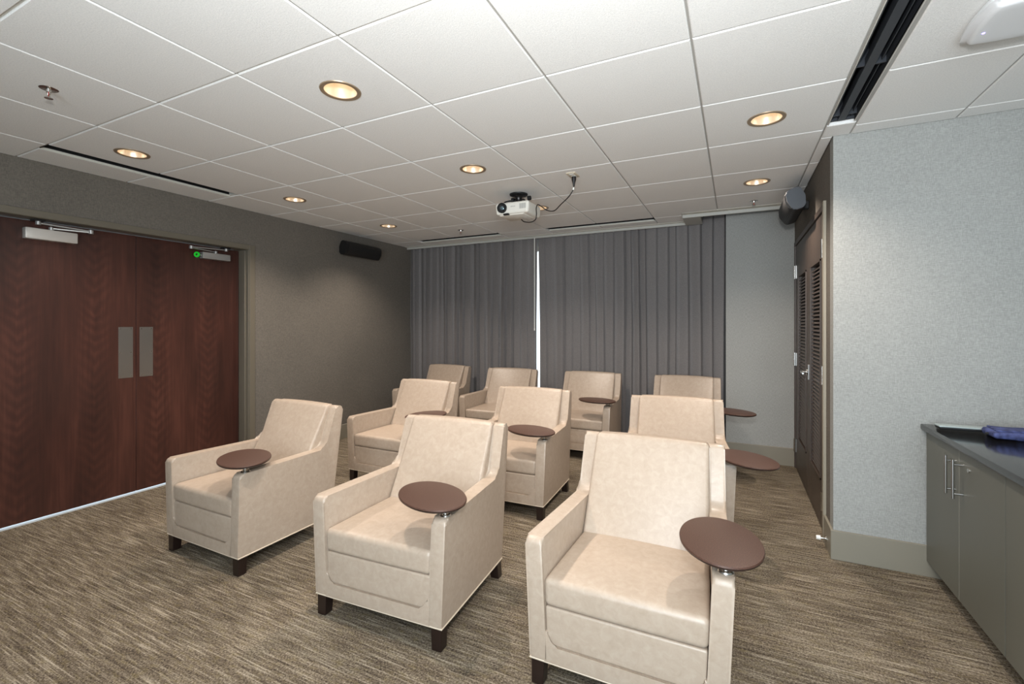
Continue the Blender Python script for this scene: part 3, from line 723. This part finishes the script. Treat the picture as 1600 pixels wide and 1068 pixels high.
obj('tie_wrap', cyl('tie_wrap', Vector((-1.083, 3.27, ZC-0.106))-o0, Vector((-1.079, 3.27, ZC-0.088))-o0, 0.0065, None, 10), 'white_plastic', cb)

# ------------------------------------------------------------------ speakers
def speaker(loc, rz, label, tilt):
    r = tag(empty('wall_speaker', loc, rz), label, 'speaker', 'wall speakers')
    # rounded body, axis along local x, front towards local -y, tilted down
    pr = fillet([(-0.060, 0.075), (-0.072, 0.0), (-0.055, -0.080), (0.030, -0.085), (0.055, 0.0), (0.040, 0.085)], [0.03, 0.07, 0.03, 0.03, 0.06, 0.03], 5)
    b = obj('cabinet', extrude('cabinet', pr, 'yz', -0.285, 0.285, 0.004, 2, 40), 'speaker_black', r, None, (tilt, 0, 0))
    for s in (-1, 1):
        pe = [(y*0.97, z*0.97) for y, z in pr]
        obj('end_cap', extrude('end_cap', pe, 'yz', s*0.285-0.006, s*0.285+0.010, 0.003, 1, 40), 'speaker_end' if rz < 0 else 'speaker_black', r, None, (tilt, 0, 0))
    gp = fillet([(-0.066, 0.062), (-0.080, 0.0), (-0.061, -0.066), (-0.04, -0.066), (-0.04, 0.062)], [0.015, 0.06, 0.015, 0, 0], 4)
    obj('grille', extrude('grille', gp, 'yz', -0.265, 0.265, 0.002, 1, 40), 'speaker_black', r, None, (tilt, 0, 0))
    obj('wall_bracket', boxes('wall_bracket', [(-0.03, 0.03, 0.03, 0.105, -0.03, 0.03)], 0.003, 1), 'black', r)
    return r
speaker((XL+0.105, 4.28, 2.285), PI/2, 'long black speaker mounted high on the left wall', 0.28)
speaker((XR-0.105, 4.27, 2.315), -PI/2, 'grey-ended dark speaker mounted above the louvred closet doors', 0.32)

# ------------------------------------------------------------------ cabinets and counter
XC = 0.94
CZ = 0.832
def base_cabinet(y0, y1, label):
    r = tag(empty('base_cabinet', (XC, (y0+y1)/2, 0)), label, 'cabinet', 'grey base cabinets under the black counter')
    h = (y1-y0)/2
    obj('carcass', boxes('carcass', [(0.020, XE-XC-0.005, -h, h, 0.088, CZ-0.031)]), 'cabinet_body', r)
    obj('toe_kick', boxes('toe_kick', [(0.075, 0.09, -h, h, 0, 0.088)]), 'black', r)
    for s in (-1, 1):
        a, b = (-h+0.0015, -0.0015) if s < 0 else (0.0015, h-0.0015)
        d = obj('door', boxes('door', [(0.0, 0.019, a, b, 0.090, CZ-0.040)], 0.0012, 1), 'cabinet_grey', r)
        obj('edge_band', boxes('edge_band', [(0.0, 0.012, (a-0.0012) if s > 0 else b, a if s > 0 else b+0.0012, 0.090, CZ-0.040)]), 'edge_light', d)
        yh = s*0.040
        obj('handle', tube('handle', [(-0.036, yh, 0.575), (-0.036, yh, 0.66), (-0.036, yh, 0.755)], 0.0058, 12), 'steel_brushed', d)
        for z in (0.597, 0.732): obj('standoff', cyl('standoff', (-0.036, yh, z), (0.0, yh, z), 0.0045, None, 10), 'steel_brushed', d)
    obj('cam_lock', cyl('cam_lock', (0.001, -0.10, 0.725), (-0.004, -0.10, 0.725), 0.009, None, 16), 'chrome', r)
    return r
base_cabinet(2.432, 3.244, 'grey two-door base cabinet with bar handles against the pale wall')
base_cabinet(1.620, 2.430, 'grey base cabinet nearest the camera at the right edge')
tag(obj('countertop', boxes('countertop', [(0.918, XE-0.002, 0.8, YP-0.001, CZ-0.030, CZ)], 0.004, 2), 'counter_black'), 'glossy black countertop over the grey cabinets', 'countertop')
rm = tag(empty('silver_tray', (1.05, 3.155, CZ), 0.02), 'flat silver and black handset on the counter against the wall', 'remote')
obj('base', rbox('base', (0.093, 0.032, 0.007), 0.006, (4, 3, 1), lambda p: p+Vector((0, 0, 0.0075)), 3), 'black', rm)
obj('cover', rbox('cover', (0.095, 0.033, 0.0045), 0.004, (4, 3, 1), lambda p: p+Vector((0, 0, 0.0165)), 3), 'silver_plastic', rm)
rm.name = 'remote_handset'
bl = tag(empty('blue_pouch', (1.30, 3.03, CZ), -0.04), 'blue fabric pouch lying on the black counter at the right edge', 'pouch')
obj('body', rbox('body', (0.19, 0.075, 0.017), 0.014, (14, 6, 2), lambda p: Vector((p.x, p.y*(1+0.02*math.sin(p.x*60)), 0.018+p.z*(1+0.10*math.sin(p.x*33+p.y*41)))), 3), 'blue_cloth', bl)
obj('flap', rbox('flap', (0.180, 0.060, 0.004), 0.003, (14, 6, 1), lambda p: Vector((p.x+0.008, p.y+0.008, 0.0385+p.z+0.002*math.sin(p.x*33+p.y*41))), 2), 'blue_cloth', bl)
obj('zip_pull', boxes('zip_pull', [(-0.200, -0.184, -0.018, -0.004, 0.010, 0.020)], 0.002, 1), 'black', bl)
ds = tag(empty('door_stop', (XR-0.014, 3.40, 0.055)), 'small white door stop on the baseboard by the louvred doors', 'door stop')
obj('stem', cyl('stem', (0, 0, 0), (-0.030, 0, 0), 0.007, None, 12), 'chrome', ds); obj('bumper', cyl('bumper', (-0.030, 0, 0), (-0.052, 0, 0), 0.014, 0.012, 16), 'white_plastic', ds)
obj('flange', cyl('flange', (0, 0, 0), (-0.005, 0, 0), 0.018, None, 16), 'chrome', ds)
